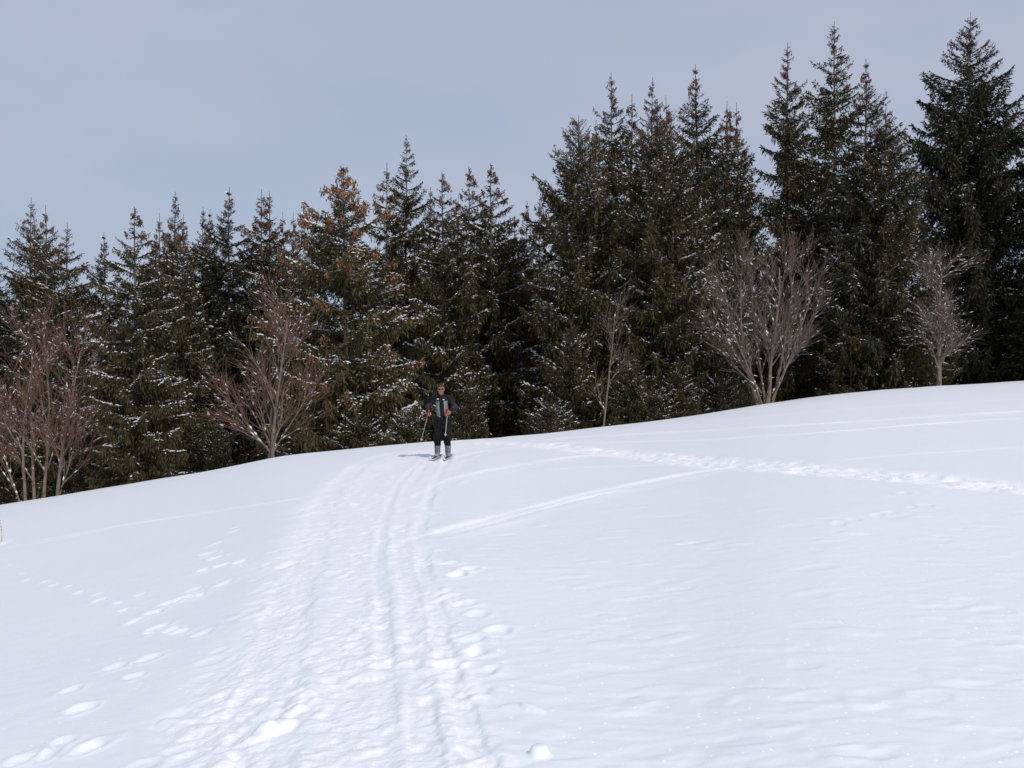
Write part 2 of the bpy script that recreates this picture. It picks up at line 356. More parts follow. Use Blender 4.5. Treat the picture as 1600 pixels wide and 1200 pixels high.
def build_ground():
    A = np.radians(29.5)
    az = np.concatenate([np.linspace(-np.pi, -A, 46, endpoint=False), np.linspace(-A, A, 540, endpoint=False), np.linspace(A, np.pi, 46, endpoint=False)])
    r = np.concatenate([[0.4, 0.9, 1.4, 1.9, 2.4, 2.9], np.geomspace(3.3, 52, 880), np.geomspace(54, 420, 24)])
    AZ, RR = np.meshgrid(az, r)
    x = (np.sin(AZ) * RR).ravel(); y = (np.cos(AZ) * RR).ravel()
    z = terrain(x, y)
    inn = np.nonzero((np.abs(AZ.ravel()) < A + .01) & (RR.ravel() < 52) & (RR.ravel() > 2.5))[0]
    hd, ch = ground_relief(x[inn], y[inn]); churn = np.zeros(len(x) + 1); churn[inn] = ch
    hd *= 1 - sstep(np.radians(28.3), A, np.abs(AZ.ravel()[inn]))
    z[inn] += hd
    far = RR.ravel() > 45
    z[far] += (0.25 * fbm(x[far] / 9, y[far] / 9, 5, 3)) * sstep(45, 60, RR.ravel()[far])
    n, m = len(r), len(az)
    V = np.concatenate([np.stack([x, y, z], 1), [[0, 0, 0.0]]])
    i, j = np.meshgrid(np.arange(n - 1), np.arange(m), indexing='ij')
    j2 = (j + 1) % m
    Q = np.stack([i * m + j, i * m + j2, (i + 1) * m + j2, (i + 1) * m + j], -1).reshape(-1, 4)[:, ::-1]
    jj = np.arange(m); T = np.stack([np.full(m, n * m), (jj + 1) % m, jj], 1)[:, ::-1]
    g = mesh_obj('snowy_ground', make_mesh('snowy_ground', V, Q, T[:, ::-1], [M['snow']], smooth=True, attr={'churn': churn}), kind='structure')
    g['label'] = 'open snow slope with ski tracks and footprints'
    return g
build_ground()

# ------------------------------------------------------------------ generic shape builders
class Tubes:
    """many tapered tubes from polylines, one mesh"""
    def __init__(s): s.V = []; s.Q = []; s.n = 0
    def add(s, P, R, k=5):
        P = np.asarray(P, float); R = np.asarray(R, float); n = len(P)
        T = norm(np.gradient(P, axis=0))
        ref = np.where(np.abs(T[:, 2:3]) > .9, np.array([[1., 0, 0]]), np.array([[0, 0, 1.]]))
        A = norm(np.cross(T, ref)); B = np.cross(T, A)
        a = np.linspace(0, 2 * np.pi, k, endpoint=False)
        ring = P[:, None] + R[:, None, None] * (np.cos(a)[None, :, None] * A[:, None] + np.sin(a)[None, :, None] * B[:, None])
        s.V.append(ring.reshape(-1, 3))
        i, j = np.meshgrid(np.arange(n - 1), np.arange(k), indexing='ij'); j2 = (j + 1) % k
        s.Q.append(s.n + np.stack([i * k + j, i * k + j2, (i + 1) * k + j2, (i + 1) * k + j], -1).reshape(-1, 4)); s.n += n * k
    def segs(s, P0, P1, R0, R1, k=3):
        P0, P1 = np.asarray(P0), np.asarray(P1); n = len(P0); T = norm(P1 - P0)
        ref = np.where(np.abs(T[:, 2:3]) > .9, np.array([[1., 0, 0]]), np.array([[0, 0, 1.]]))
        A = norm(np.cross(T, ref)); B = np.cross(T, A); a = np.linspace(0, 2 * np.pi, k, endpoint=False)
        off = np.cos(a)[None, :, None] * A[:, None] + np.sin(a)[None, :, None] * B[:, None]
        V = np.concatenate([P0[:, None] + np.asarray(R0)[:, None, None] * off, P1[:, None] + np.asarray(R1)[:, None, None] * off], 1)
        s.V.append(V.reshape(-1, 3)); j = np.arange(k); j2 = (j + 1) % k
        f = np.stack([j, j2, j2 + k, j + k], 1)
        s.Q.append((s.n + np.arange(n)[:, None, None] * 2 * k + f[None]).reshape(-1, 4)); s.n += n * 2 * k
    def mesh(s, name, m, smooth=True): return make_mesh(name, np.concatenate(s.V), np.concatenate(s.Q), None, [m], smooth=smooth)

def blobs(C, D, Lh, W, H, lift=0.0):
    """little snow pillows: a base ring with a raised ridge point (5 verts, 4 tris)"""
    n = len(C); D = norm(D); up = np.array([[0, 0, 1.]]); S = norm(np.cross(D, up) + 1e-6); U = np.cross(S, D)
    V = np.stack([C - D * Lh[:, None], C + S * W[:, None] - U * (H * .25)[:, None], C + D * Lh[:, None], C - S * W[:, None] - U * (H * .25)[:, None], C + U * H[:, None]], 1).reshape(-1, 3)
    b = np.arange(n)[:, None, None] * 5
    T = (b + np.array([[0, 1, 4], [1, 2, 4], [2, 3, 4], [3, 0, 4]])[None]).reshape(-1, 3)
    return V, T
def spindles(C, Lh, W, tilt):
    """hanging cones: stretched octahedra"""
    n = len(C); dn = norm(np.array([[0, 0, -1.]]) + tilt); S = norm(np.cross(dn, np.array([[1., .2, 0]]))); B = np.cross(dn, S)
    mid = C + dn * (Lh * .42)[:, None]
    V = np.stack([C, mid + S * W[:, None], mid + B * W[:, None], mid - S * W[:, None], mid - B * W[:, None], C + dn * Lh[:, None]], 1).reshape(-1, 3)
    b = np.arange(n)[:, None, None] * 6
    T = (b + np.array([[0, 1, 2], [0, 2, 3], [0, 3, 4], [0, 4, 1], [5, 2, 1], [5, 3, 2], [5, 4, 3], [5, 1, 4]])[None]).reshape(-1, 3)
    return V, T

# ------------------------------------------------------------------ spruces
PQ = np.array([0, .03, .06, .10, .15, .20, .30, .40, .55, .75, 1.0]); PW = np.array([.015, .045, .09, .17, .30, .43, .61, .73, .85, .95, 1.0])
def make_spruce(seed, H, R, h0=.03, p=.85, whorl=.46, per=5.5, comb=.5, hang=.6, dens=1.0, snow=.5, cones=200, cone_low=.6,
                slope=(-.30, .75), up=.26, jit=.16, gapp=.05, needle='needle', width=.050, elen=.19, conesz=1.0, conemat='cone'):
    rng = np.random.default_rng(seed); jit = jit * .65
    # branch table
    zb = []; ln = []
    z = H * h0
    while z < H * .985:
        t = z / H; n = rng.poisson(.6) + int(per)
        for _ in range(n):
            if rng.random() < gapp: continue
            zb.append(z + rng.normal(0, .05)); ln.append(1.0)
        for _ in range(int(rng.integers(1, 4)) if t < .7 else int(rng.integers(0, 2))):
            zb.append(z + rng.random() * whorl * .9); ln.append(rng.uniform(.45, .8))
        z += whorl * (1.0 - .36 * t) * rng.uniform(.85, 1.15)
    zb = np.clip(np.array(zb), .05, H * .99); ln = np.array(ln); nb = len(zb); t = zb / H
    phi = rng.random(nb) * 2 * np.pi
    side_var = 1 + .10 * np.cos(phi * 2 + seed) + .08 * np.cos(phi + 2.1 * seed)
    clump = 1 + jit * .8 * fbm(phi * 1.3, zb / 1.1, seed, 2)
    q0 = 1 - t; L = R * np.interp(q0, PQ, PW) ** (p / .65) * (.86 + .14 * np.minimum(1, t / .12)) * ln * side_var * clump * (1 + rng.normal(0, jit, nb)) + .03
    L = np.maximum(L, .06)
    a = slope[0] + (slope[1] - slope[0]) * np.clip(t, 0, 1) ** 1.5 + rng.normal(0, .08, nb)
    cu = up * (1 - .6 * t) + rng.normal(0, .05, nb)
    hx = np.cos(np.arctan(a) * .8)
    bend = rng.normal(0, .12, nb)
    def axis(bi, s):
        s = np.clip(s, 0, 1.1); Lb = L[bi]; az = phi[bi] + bend[bi] * s
        r = Lb * s * hx[bi]
        zz = zb[bi] + Lb * (a[bi] * s - .10 * s * (1 - t[bi]) * (1 - s) * 2 + cu[bi] * s ** 2.6)
        return np.stack([r * np.cos(az), r * np.sin(az), zz], -1)
    def adir(bi, s): return norm(axis(bi, s + .03) - axis(bi, s - .03))
    P, Dv, LL, WW, tint = [], [], [], [], []
    # side shoots
    n2 = np.maximum((L / .060 * dens * 3.6).astype(int), 12)
    bi = np.repeat(np.arange(nb), n2); m = len(bi)
    s = .06 + .94 * rng.random(m) ** .85
    keep = rng.random(m) < np.clip(.45 + 1.4 * s, 0, 1); bi, s = bi[keep], s[keep]; m = len(bi)
    A0 = axis(bi, s); T0 = adir(bi, s)
    side = np.where(rng.random(m) < .5, -1., 1.)[:, None] * norm(np.cross(T0, np.array([[0, 0, 1.]])))
    al = np.radians(rng.uniform(35, 72, m))[:, None]
    low = np.clip(1.15 - t[bi], 0, 1)
    lat = norm(T0 * np.cos(al) + side * np.sin(al))
    dn = np.array([[0, 0, -1.]]) + .35 * T0 + .28 * side + rng.normal(0, .12, (m, 3))
    iscomb = (rng.random(m) < comb * low)[:, None]
    d2 = norm(np.where(iscomb, dn, lat + np.array([[0, 0, -1.]]) * (hang * .5 * low)[:, None]))
    l2 = (.10 + .20 * np.minimum(L[bi], 2.6) * (1 - s) ** .55) * rng.uniform(.6, 1.25, m) * np.where(iscomb[:, 0], .95 + .3 * low, 1.0)
    l2 = np.clip(l2 * (1 - .6 * sstep(.7, 1., t[bi])), .05, .75)
    K = np.maximum((l2 / (elen * .62)).astype(int), 1)
    ei = np.repeat(np.arange(m), K); q = (np.concatenate([np.arange(k) for k in K]) + rng.random(len(ei)) * .6) / K[ei]
    base = A0[ei] + d2[ei] * (q * l2[ei])[:, None]
    base[:, 2] -= hang * low[ei] * (q * l2[ei]) ** 2 * .9
    dd = norm(d2[ei] + np.array([[0, 0, -1.]]) * (hang * .7 * q * low[ei])[:, None] + rng.normal(0, .27, (len(ei), 3)))
    P.append(base); Dv.append(dd); LL.append(elen * rng.uniform(.7, 1.25, len(ei))); WW.append(width * rng.uniform(.7, 1.3, len(ei)))
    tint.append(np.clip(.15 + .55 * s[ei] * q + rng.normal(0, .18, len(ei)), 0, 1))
    eb = bi[ei]; es = s[ei]
    # shoots on the branch itself
    n3 = np.maximum((L / .045 * dens ** .5).astype(int), 8); b3 = np.repeat(np.arange(nb), n3); s3 = rng.random(len(b3)) * .98 + .02
    k3 = rng.random(len(b3)) < .25 + s3; b3, s3 = b3[k3], s3[k3]
    d3 = norm(adir(b3, s3) + rng.normal(0, .30, (len(b3), 3)))
    P.append(axis(b3, s3) - d3 * .03); Dv.append(d3); LL.append(elen * rng.uniform(.7, 1.2, len(b3))); WW.append(width * 1.05 * rng.uniform(.7, 1.3, len(b3)))
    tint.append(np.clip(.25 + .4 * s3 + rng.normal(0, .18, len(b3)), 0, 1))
    # leader
    nl = 40; zl = H * (1 - .05 * rng.random(nl)) ; d4 = norm(np.stack([rng.normal(0, .35, nl), rng.normal(0, .35, nl), np.full(nl, .9)], 1))
    P.append(np.stack([np.zeros(nl), np.zeros(nl), zl], 1)); Dv.append(d4); LL.append(np.full(nl, .10)); WW.append(np.full(nl, .03)); tint.append(np.full(nl, .6))
    P = np.concatenate(P); tz = np.clip(P[:, 2] / H, 0, 1); shr = 1 - .60 * sstep(.70, 1.0, tz); Dv = np.concatenate(Dv); LL = np.concatenate(LL); WW = np.concatenate(WW); tint = np.concatenate(tint)
    LL = LL * shr; WW = WW * shr; n = len(P); rv = norm(rng.normal(0, 1, (n, 3))); S = norm(np.cross(Dv, rv))
    mid = P + Dv * (LL * .45)[:, None]
    V = np.stack([P, mid + S * (WW * .5)[:, None], P + Dv * LL[:, None], mid - S * (WW * .5)[:, None]], 1).reshape(-1, 3)
    Q = np.arange(n * 4).reshape(n, 4)
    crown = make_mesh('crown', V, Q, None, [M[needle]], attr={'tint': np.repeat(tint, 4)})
    # wood
    tb = Tubes(); zz = np.linspace(-.6, H, 16); rr = (.009 * H + .02) * (1 - np.clip(zz / H, 0, 1)) ** 1.05 + .010
    rr[0] *= 1.25; wob = np.stack([.012 * H * .1 * np.sin(zz * 1.1 + seed), .012 * H * .1 * np.cos(zz * .9), zz], 1)
    tb.add(wob, rr, 8); trunk = tb.mesh('trunk', M['bark'])
    tw = Tubes(); ss = np.linspace(0, .96, 7); bb = np.arange(nb)
    ptsb = np.stack([axis(bb, np.full(nb, x)) for x in ss], 1)
    for k in range(6):
        ra = (.010 + .009 * L) * (1 - ss[k]) + .004; rb = (.010 + .009 * L) * (1 - ss[k + 1]) + .004
        tw.segs(ptsb[:, k], ptsb[:, k + 1], ra, rb, 3)
    limbs = tw.mesh('limbs', M['bark'])
    # snow lying on boughs
    sv, st, nn = [], [], 0
    load = np.clip(rng.normal(.52, .32, nb), 0, 1.0) * (1 - .55 * t ** 2) * (.45 + .55 * sstep(.05, .30, t)) * (1 - .92 * sstep(.72, .90, t))
    n5 = np.maximum((L / .045).astype(int), 2); b5 = np.repeat(bb, n5); s5 = .12 + .86 * rng.random(len(b5))
    run = .5 + .5 * fbm(s5 * L[b5] / .33, b5 * 3.7, seed + 5, 2)
    k5 = rng.random(len(b5)) < snow * load[b5] * 2.6 * sstep(.25, .7, run); b5, s5 = b5[k5], s5[k5]
    C = axis(b5, s5) + np.array([[0, 0, .045]]) + rng.normal(0, .035, (len(b5), 3)) * np.array([[1, 1, .4]])
    v, tt = blobs(C, adir(b5, s5), rng.uniform(.03, .085, len(b5)), rng.uniform(.018, .050, len(b5)), rng.uniform(.015, .04, len(b5)))
    sv.append(v); st.append(tt + nn); nn += len(v)
    ne = len(eb); pe = snow * .46 * (~iscomb[ei, 0]) * (q < .8) * load[eb] * (.1 + 1.1 * es) * sstep(.3, .75, .5 + .5 * fbm(es * L[eb] / .4, eb * 5.3, seed + 9, 2)) * 1.6
    k6 = np.nonzero(rng.random(ne) < pe)[0]
    C = P[k6] + Dv[k6] * (LL[k6] * .5)[:, None] + np.array([[0, 0, .03]])
    v, tt = blobs(C, Dv[k6] * np.array([[1, 1, .5]]), LL[k6] * rng.uniform(.25, .5, len(k6)), rng.uniform(.014, .034, len(k6)), rng.uniform(.012, .028, len(k6)))
    sv.append(v); st.append(tt + nn)
    snow_me = make_mesh('snow', np.concatenate(sv), None, np.concatenate(st), [M['bough_snow']])
    # cones
    cone_me = None
    if cones:
        wgt = np.clip((t - cone_low) / (1 - cone_low), 0, 1) ** .7 * (.15 + rng.random(nb) ** 2) * L ** .8
        if wgt.sum() > 0:
            ncl = max(cones // 4, 1); cb = rng.choice(nb, ncl, p=wgt / wgt.sum()); cs = .62 + .40 * rng.random(ncl) ** .7
            bi7 = np.repeat(cb, 6); s7 = np.clip(np.repeat(cs, 6) + rng.normal(0, .06, ncl * 6) , .2, 1.0)
            C = axis(bi7, s7) + rng.normal(0, 1, (ncl * 6, 3)) * (.03 + .035 * np.minimum(L[bi7], 1))[:, None]; C[:, 2] -= .05
            v, tt = spindles(C, conesz * rng.uniform(.09, .15, len(C)), conesz * rng.uniform(.018, .028, len(C)), rng.normal(0, .16, (len(C), 3)))
            cone_me = make_mesh('cones', v, None, tt, [M[conemat]])
    return dict(H=H, trunk=trunk, limbs=limbs, crown=crown, snow=snow_me, cones=cone_me, ne=n)

SP = {}
SP['coned'] = make_spruce(11, 9.6, 2.75, h0=.01, p=.62, whorl=.44, per=5, comb=.5, hang=.75, dens=1.15, snow=.85, cones=2000, cone_low=.06, slope=(-.10, .6), up=.16, jit=.22, gapp=.08, conesz=1.15, conemat='cone_orange', needle='needle_sunlit')
SP['slim_a'] = make_spruce(21, 12, 1.95, p=.65, whorl=.44, comb=.65, hang=.8, dens=1.05, snow=.55, cones=240, cone_low=.66, slope=(-.28, .5))
SP['slim_b'] = make_spruce(23, 12, 1.85, p=.70, whorl=.42, comb=.6, hang=.7, dens=1.05, snow=.62, cones=110, cone_low=.72, jit=.18, slope=(-.32, .55))
SP['slim_c'] = make_spruce(27, 12, 1.75, h0=.04, p=.60, whorl=.50, comb=.7, hang=.8, dens=1.05, snow=.58, cones=200, cone_low=.78, jit=.22, gapp=.10, slope=(-.22, .45))
SP['medium_a'] = make_spruce(31, 12, 2.3, p=.65, whorl=.44, comb=.6, hang=.75, dens=1.0, snow=.6, cones=130, cone_low=.68, jit=.18, slope=(-.3, .55))
SP['medium_b'] = make_spruce(37, 12, 2.4, p=.75, whorl=.42, comb=.55, hang=.7, dens=1.0, snow=.5, cones=80, cone_low=.78, needle='needle_dark', slope=(-.3, .6))
SP['whorled'] = make_spruce(41, 10.8, 2.0, h0=.05, p=.60, whorl=.56, per=5, comb=.85, hang=.95, dens=1.35, snow=1.0, cones=110, cone_low=.78, slope=(-.06, .5), up=.10, jit=.12)
SP['big_dark'] = make_spruce(43, 18, 3.9, h0=.06, p=.60, whorl=.52, per=6, comb=.80, hang=.9, dens=1.0, snow=.30, cones=150, cone_low=.8, slope=(-.12, .55), up=.26, jit=.13, needle='needle_dark', width=.068, elen=.24)
SP['spire'] = make_spruce(47, 16, 2.4, h0=.06, p=.60, whorl=.54, per=5, comb=.75, hang=.8, dens=1.05, snow=.34, cones=160, cone_low=.70, slope=(-.15, .45), up=.24, jit=.20, gapp=.10, width=.060, elen=.22)
SP['dense_a'] = make_spruce(53, 11.5, 2.55, h0=.0, p=.50, whorl=.38, per=6, comb=.4, hang=.5, dens=1.05, snow=.55, cones=170, cone_low=.60, slope=(-.2, .85), up=.30, jit=.16)
SP['dense_b'] = make_spruce(59, 11.5, 2.4, h0=.0, p=.54, whorl=.38, per=6, comb=.4, hang=.5, dens=1.05, snow=.50, cones=150, cone_low=.66, slope=(-.22, .8), up=.28, jit=.18)
SP['young'] = make_spruce(61, 4.2, 1.25, h0=.0, p=.6, whorl=.28, per=6, comb=.2, hang=.35, dens=1.0, snow=.24, cones=0, slope=(.0, .9), up=.2, jit=.2, width=.05, elen=.15)
SP['low_bough'] = make_spruce(67, 2.2, 1.45, h0=.0, p=.45, whorl=.24, per=6, comb=.2, hang=.4, dens=1.0, snow=.45, cones=0, slope=(.05, .8), up=.12, jit=.25, width=.05, elen=.15)

def place_spruce(kind, X, Y, depth, label, wid=1.0, rz=None, group='spruces at the edge of the wood'):
    v = SP[kind]; x = (X - 800) / F * depth; zg = gz(x, depth) - .05
    top = EYE + (600 - Y) / F * depth; s = (top - zg) / v['H']
    e = empty('spruce_tree', (x, depth, zg), rz if rz is not None else random.random() * 6.28, (s * wid, s * wid, s))
    e.rotation_euler[0] = random.gauss(0, .012); e.rotation_euler[1] = random.gauss(0, .012)
    tr = mesh_obj('trunk', v['trunk'], e); mesh_obj('limbs', v['limbs'], tr)
    cr = mesh_obj('crown', v['crown'], e); mesh_obj('snow', v['snow'], cr, 'stuff')
    if v['cones']: mesh_obj('cones', v['cones'], cr, 'stuff')
    tag(e, label, 'tree', group)
    return e

random.seed(4)
EDGE = [
 # kind, top px, top py, distance, width factor, label
 ('medium_b', -8, 402, 44, 1.0, 'spruce cut by the left picture edge, lowest top of the left group'),
 ('medium_a', 43, 308, 46, .95, 'tallest spruce of the cluster of spires at far left'),
 ('slim_c', 62, 336, 50, .9, 'small thin spruce spire squeezed between two taller ones at far left'),
 ('slim_a', 76, 320, 44, .95, 'thin spruce with a brown cone ruff below its bare tip, far left cluster'),
 ('medium_a', 101, 348, 42, 1.15, 'spruce at the right side of the far left cluster, long boughs toward the sky gap'),
 ('medium_b', 172, 362, 44, .95, 'spruce bordering the left sky gap on its right side'),
 ('whorled', 212, 324, 33.5, 1.0, 'spruce with tiered snow-lined boughs and a bare lower trunk standing at the left crest'),
 ('slim_b', 234, 358, 52, .9, 'far small spruce peeking out right of the tiered spruce'),
 ('slim_c', 253, 334, 48, .9, 'dark spruce left of a taller pointed one, between tiered spruce and double-shouldered spruce'),
 ('slim_b', 271, 300, 46, 1.0, 'pointed spruce rising highest between the tiered spruce and the double-shouldered spruce'),
 ('slim_a', 288, 332, 44, .9, 'spruce with brown cone top just right of the pointed spruce on the left'),
 ('slim_b', 314, 323, 48, .95, 'slender spruce left of the broad double-shouldered spruce'),
 ('medium_b', 354, 290, 46, 1.12, 'broad double-shouldered spruce, highest left of the reddish bare tree'),
 ('medium_b', 323, 326, 50, .8, 'narrow dark spruce hugging the left shoulder of the broad spruce'),
 ('slim_c', 409, 296, 47, 1.1, 'left one of a twin-topped pair of spruces above the reddish bare tree'),
 ('slim_b', 420, 300, 48, 1.1, 'right one of a twin-topped pair of spruces above the reddish bare tree'),
 ('slim_a', 445, 330, 47, .9, 'narrow spruce between the twin-topped pair and a cone-browned spire'),
 ('slim_a', 459, 332, 44, .85, 'cone-browned narrow spire left of the large orange-coned spruce'),
 ('slim_b', 484, 344, 56, .9, 'small distant spruce tip just left of the large orange-coned spruce'),
 ('coned', 541, 262, 34, 1.0, 'large spruce hung with clusters of orange cones, behind and left of the skier'),
 ('slim_c', 602, 255, 45, 1.05, 'spruce spire just left of the tallest spruce above the skier'),
 ('spire', 634, 210, 46, .95, 'tallest spruce above the skier with a fine bare tip'),
 ('slim_b', 664, 292, 48, .9, 'low spruce tip just right of the tallest spruce above the skier'),
 ('whorled', 695, 270, 41, .95, 'brown-topped spruce directly above the skier'),
 ('slim_a', 717, 304, 46, .9, 'shorter spruce between the brown-topped one and a pair of spires'),
 ('whorled', 740, 258, 44, .85, 'left spire of the pair right of the skier'),
 ('whorled', 768, 255, 43, .9, 'right spire of the pair right of the skier, long bare brown tip'),
 ('whorled', 796, 337, 48, 1.0, 'lower snowy spruce just right of the pair of spires'),
 ('slim_b', 818, 313, 60, .9, 'left one of two distant spruces in the middle gap'),
 ('slim_c', 841, 311, 60, .9, 'right one of two distant spruces in the middle gap'),
 ('medium_a', 822, 405, 47, 1.0, 'low snow-dusted spruce in the dark gap in front of two distant spruces'),
 ('dense_a', 903, 180, 40, 1.0, 'dense bushy spruce with a long thin leader, left end of the right group'),
 ('slim_b', 921, 188, 43, .9, 'thin spruce tip close behind the dense bushy spruce with the long leader'),
 ('spire', 958, 113, 50, .95, 'dark spire with cone-studded top rising behind the dense bushy spruce'),
 ('slim_c', 985, 146, 50, .9, 'short spire touching the right side of the cone-studded dark spire'),
 ('spire', 1016, 122, 49, .85, 'spire rising behind the cone-speckled dense spruce'),
 ('dense_b', 1029, 158, 39, 1.0, 'cone-speckled dense spruce left of the vase-shaped bare tree'),
 ('slim_a', 1063, 148, 52, .85, 'thin spire left of the broad dark spruce above the vase-shaped bare tree'),
 ('medium_b', 1097, 98, 47, .95, 'broad dark spruce rising left above the vase-shaped bare tree'),
 ('slim_c', 1133, 156, 54, .9, 'left small spruce of three between the broad dark spruce and the coned spire'),
 ('slim_b', 1142, 166, 57, .85, 'middle small spruce of three between the broad dark spruce and the coned spire'),
 ('slim_a', 1163, 158, 50, .9, 'right small spruce of three between the broad dark spruce and the coned spire'),
 ('spire', 1229, 66, 50, 1.0, 'open spire with coned boughs straight above the vase-shaped bare tree'),
 ('spire', 1305, 31, 52, 1.05, 'tallest narrow spruce on the right with ragged horizontal boughs'),
 ('medium_b', 1350, 93, 47, 1.0, 'dark spruce leaning on the right side of the tallest narrow spruce'),
 ('dense_b', 1382, 173, 46, .95, 'spruce with a reddish top at the left rim of the right sky gap'),
 ('big_dark', 1512, 14, 54, 1.0, 'huge broad dark spruce at the right, highest tree in the picture'),
 ('medium_b', 1648, 90, 52, 1.1, 'dark spruce at the right picture edge reaching in behind the huge one'),
]
for k, X, Y, d, w, lab in EDGE: place_spruce(k, X, Y, d, lab, w * {'spire': .86, 'slim_a': .9, 'slim_b': .9, 'slim_c': .9, 'medium_a': .88, 'medium_b': .92, 'whorled': .95, 'dense_a': .92, 'dense_b': .90}.get(k, 1.0))
YOUNG = [
 ('young', 893, 500, 36.5, .85, 'young snow-tipped spruce at the foot of the dense bushy spruce, left side'),
 ('young', 985, 545, 35.5, .9, 'young spruce right of the thin bare sapling'),
 ('young', 1060, 560, 36.5, 1.0, 'young spruce below the cone-speckled dense spruce'),
 ('young', 1128, 520, 39, .8, 'young spruce with snowy boughs left of the vase-shaped bare tree'),
 ('young', 1395, 505, 46, 1.0, 'young spruce left of the bare tree beneath the huge spruce'),
 ('young', 1330, 480, 46, 1.0, 'young spruce right of the vase-shaped bare tree'),
 ('low_bough', 560, 655, 32.0, 1.3, 'low snow-laden spruce bush left of the skier at the crest'),
 ('low_bough', 640, 645, 32.5, 1.0, 'small snow-laden spruce bush just left behind the skier'),
 ('young', 735, 585, 37.0, .8, 'young spruce close behind the skier on the right'),
 ('young', 300, 640, 35.0, .9, 'young snowy spruce between the tiered spruce and the reddish bare tree'),
 ('young', 340, 655, 34.0, .9, 'small snowy spruce left of the reddish bare tree base'),
 ('young', 145, 655, 36.5, 1.0, 'young snowy spruce left of the tiered spruce base'),
 ('low_bough', 1020, 610, 36.0, 1.2, 'low snowy spruce bush at the crest below the dense spruces'),
 ('low_bough', 1125, 592, 38.0, .8, 'low spruce bush with thick white snow left of the vase-shaped stems'),
 ('low_bough', 860, 630, 34.0, 1.0, 'low snowy spruce bush at the crest right of the dark gap'),
 ('young', 500, 600, 35.0, .9, 'young spruce at the left foot of the large orange-coned spruce'),
]
for k, X, Y, d, w, lab in YOUNG: place_spruce(k, X, Y, d, lab, w, group='young spruces along the crest')
rf = random.Random(8)
FILL = []
for X in range(-60, 1720, 76):
    tops = np.interp(X, [-60, 130, 250, 480, 640, 830, 900, 1000, 1200, 1320, 1420, 1512, 1720], [470, 540, 440, 460, 400, 450, 370, 330, 350, 310, 450, 340, 340])
    FILL.append((rf.choice(['slim_a', 'slim_b', 'medium_b', 'medium_a']), X + rf.uniform(-22, 22), tops + rf.uniform(0, 60), rf.uniform(56, 66)))
for X in range(-40, 1720, 95):
    tops = np.interp(X, [-60, 480, 640, 830, 900, 1000, 1720], [600, 560, 520, 560, 480, 450, 420])
    FILL.append((rf.choice(['medium_a', 'medium_b', 'dense_b']), X + rf.uniform(-30, 30), tops + rf.uniform(-20, 40), rf.uniform(50, 55.9)))
NTH = ['leftmost', 'second', 'third', 'fourth', 'fifth', 'sixth', 'seventh', 'eighth', 'ninth', 'tenth', 'eleventh', 'twelfth', 'thirteenth', 'fourteenth', 'fifteenth',
       'sixteenth', 'seventeenth', 'eighteenth', 'nineteenth', 'twentieth', 'twenty-first', 'twenty-second', 'twenty-third', 'twenty-fourth', 'twenty-fifth', 'twenty-sixth']
NTH = ['leftmost'] + [w + ' from the left' for w in NTH[1:]]
for row, (lo_d, what) in enumerate(((56, 'tall dark spruces of the farthest row in the wood'), (0, 'low dark spruces in the shade behind the front spruces'))):
    sel = sorted([f for f in FILL if (f[3] >= 56) == (row == 0)], key=lambda f: f[1])
    for n_, (k, X, Y, d) in enumerate(sel):
        place_spruce(k, X, Y, d, NTH[n_] + ' of the ' + what, rf.uniform(1.0, 1.3), rf.random() * 6.28, what)
for k, X, Y, d, lab in [('medium_b', 1760, 120, 47, 'dark spruce standing next beyond the right picture edge'), ('big_dark', 1890, 60, 50, 'broad tall spruce farther out beyond the right picture edge'),
                   ('medium_a', -150, 380, 42, 'spruce standing next beyond the left picture edge'), ('medium_b', -260, 350, 44, 'dark spruce farther out beyond the left picture edge')]:
    place_spruce(k, X, Y, d, lab, 1.1, None, 'spruces beyond the picture edges')

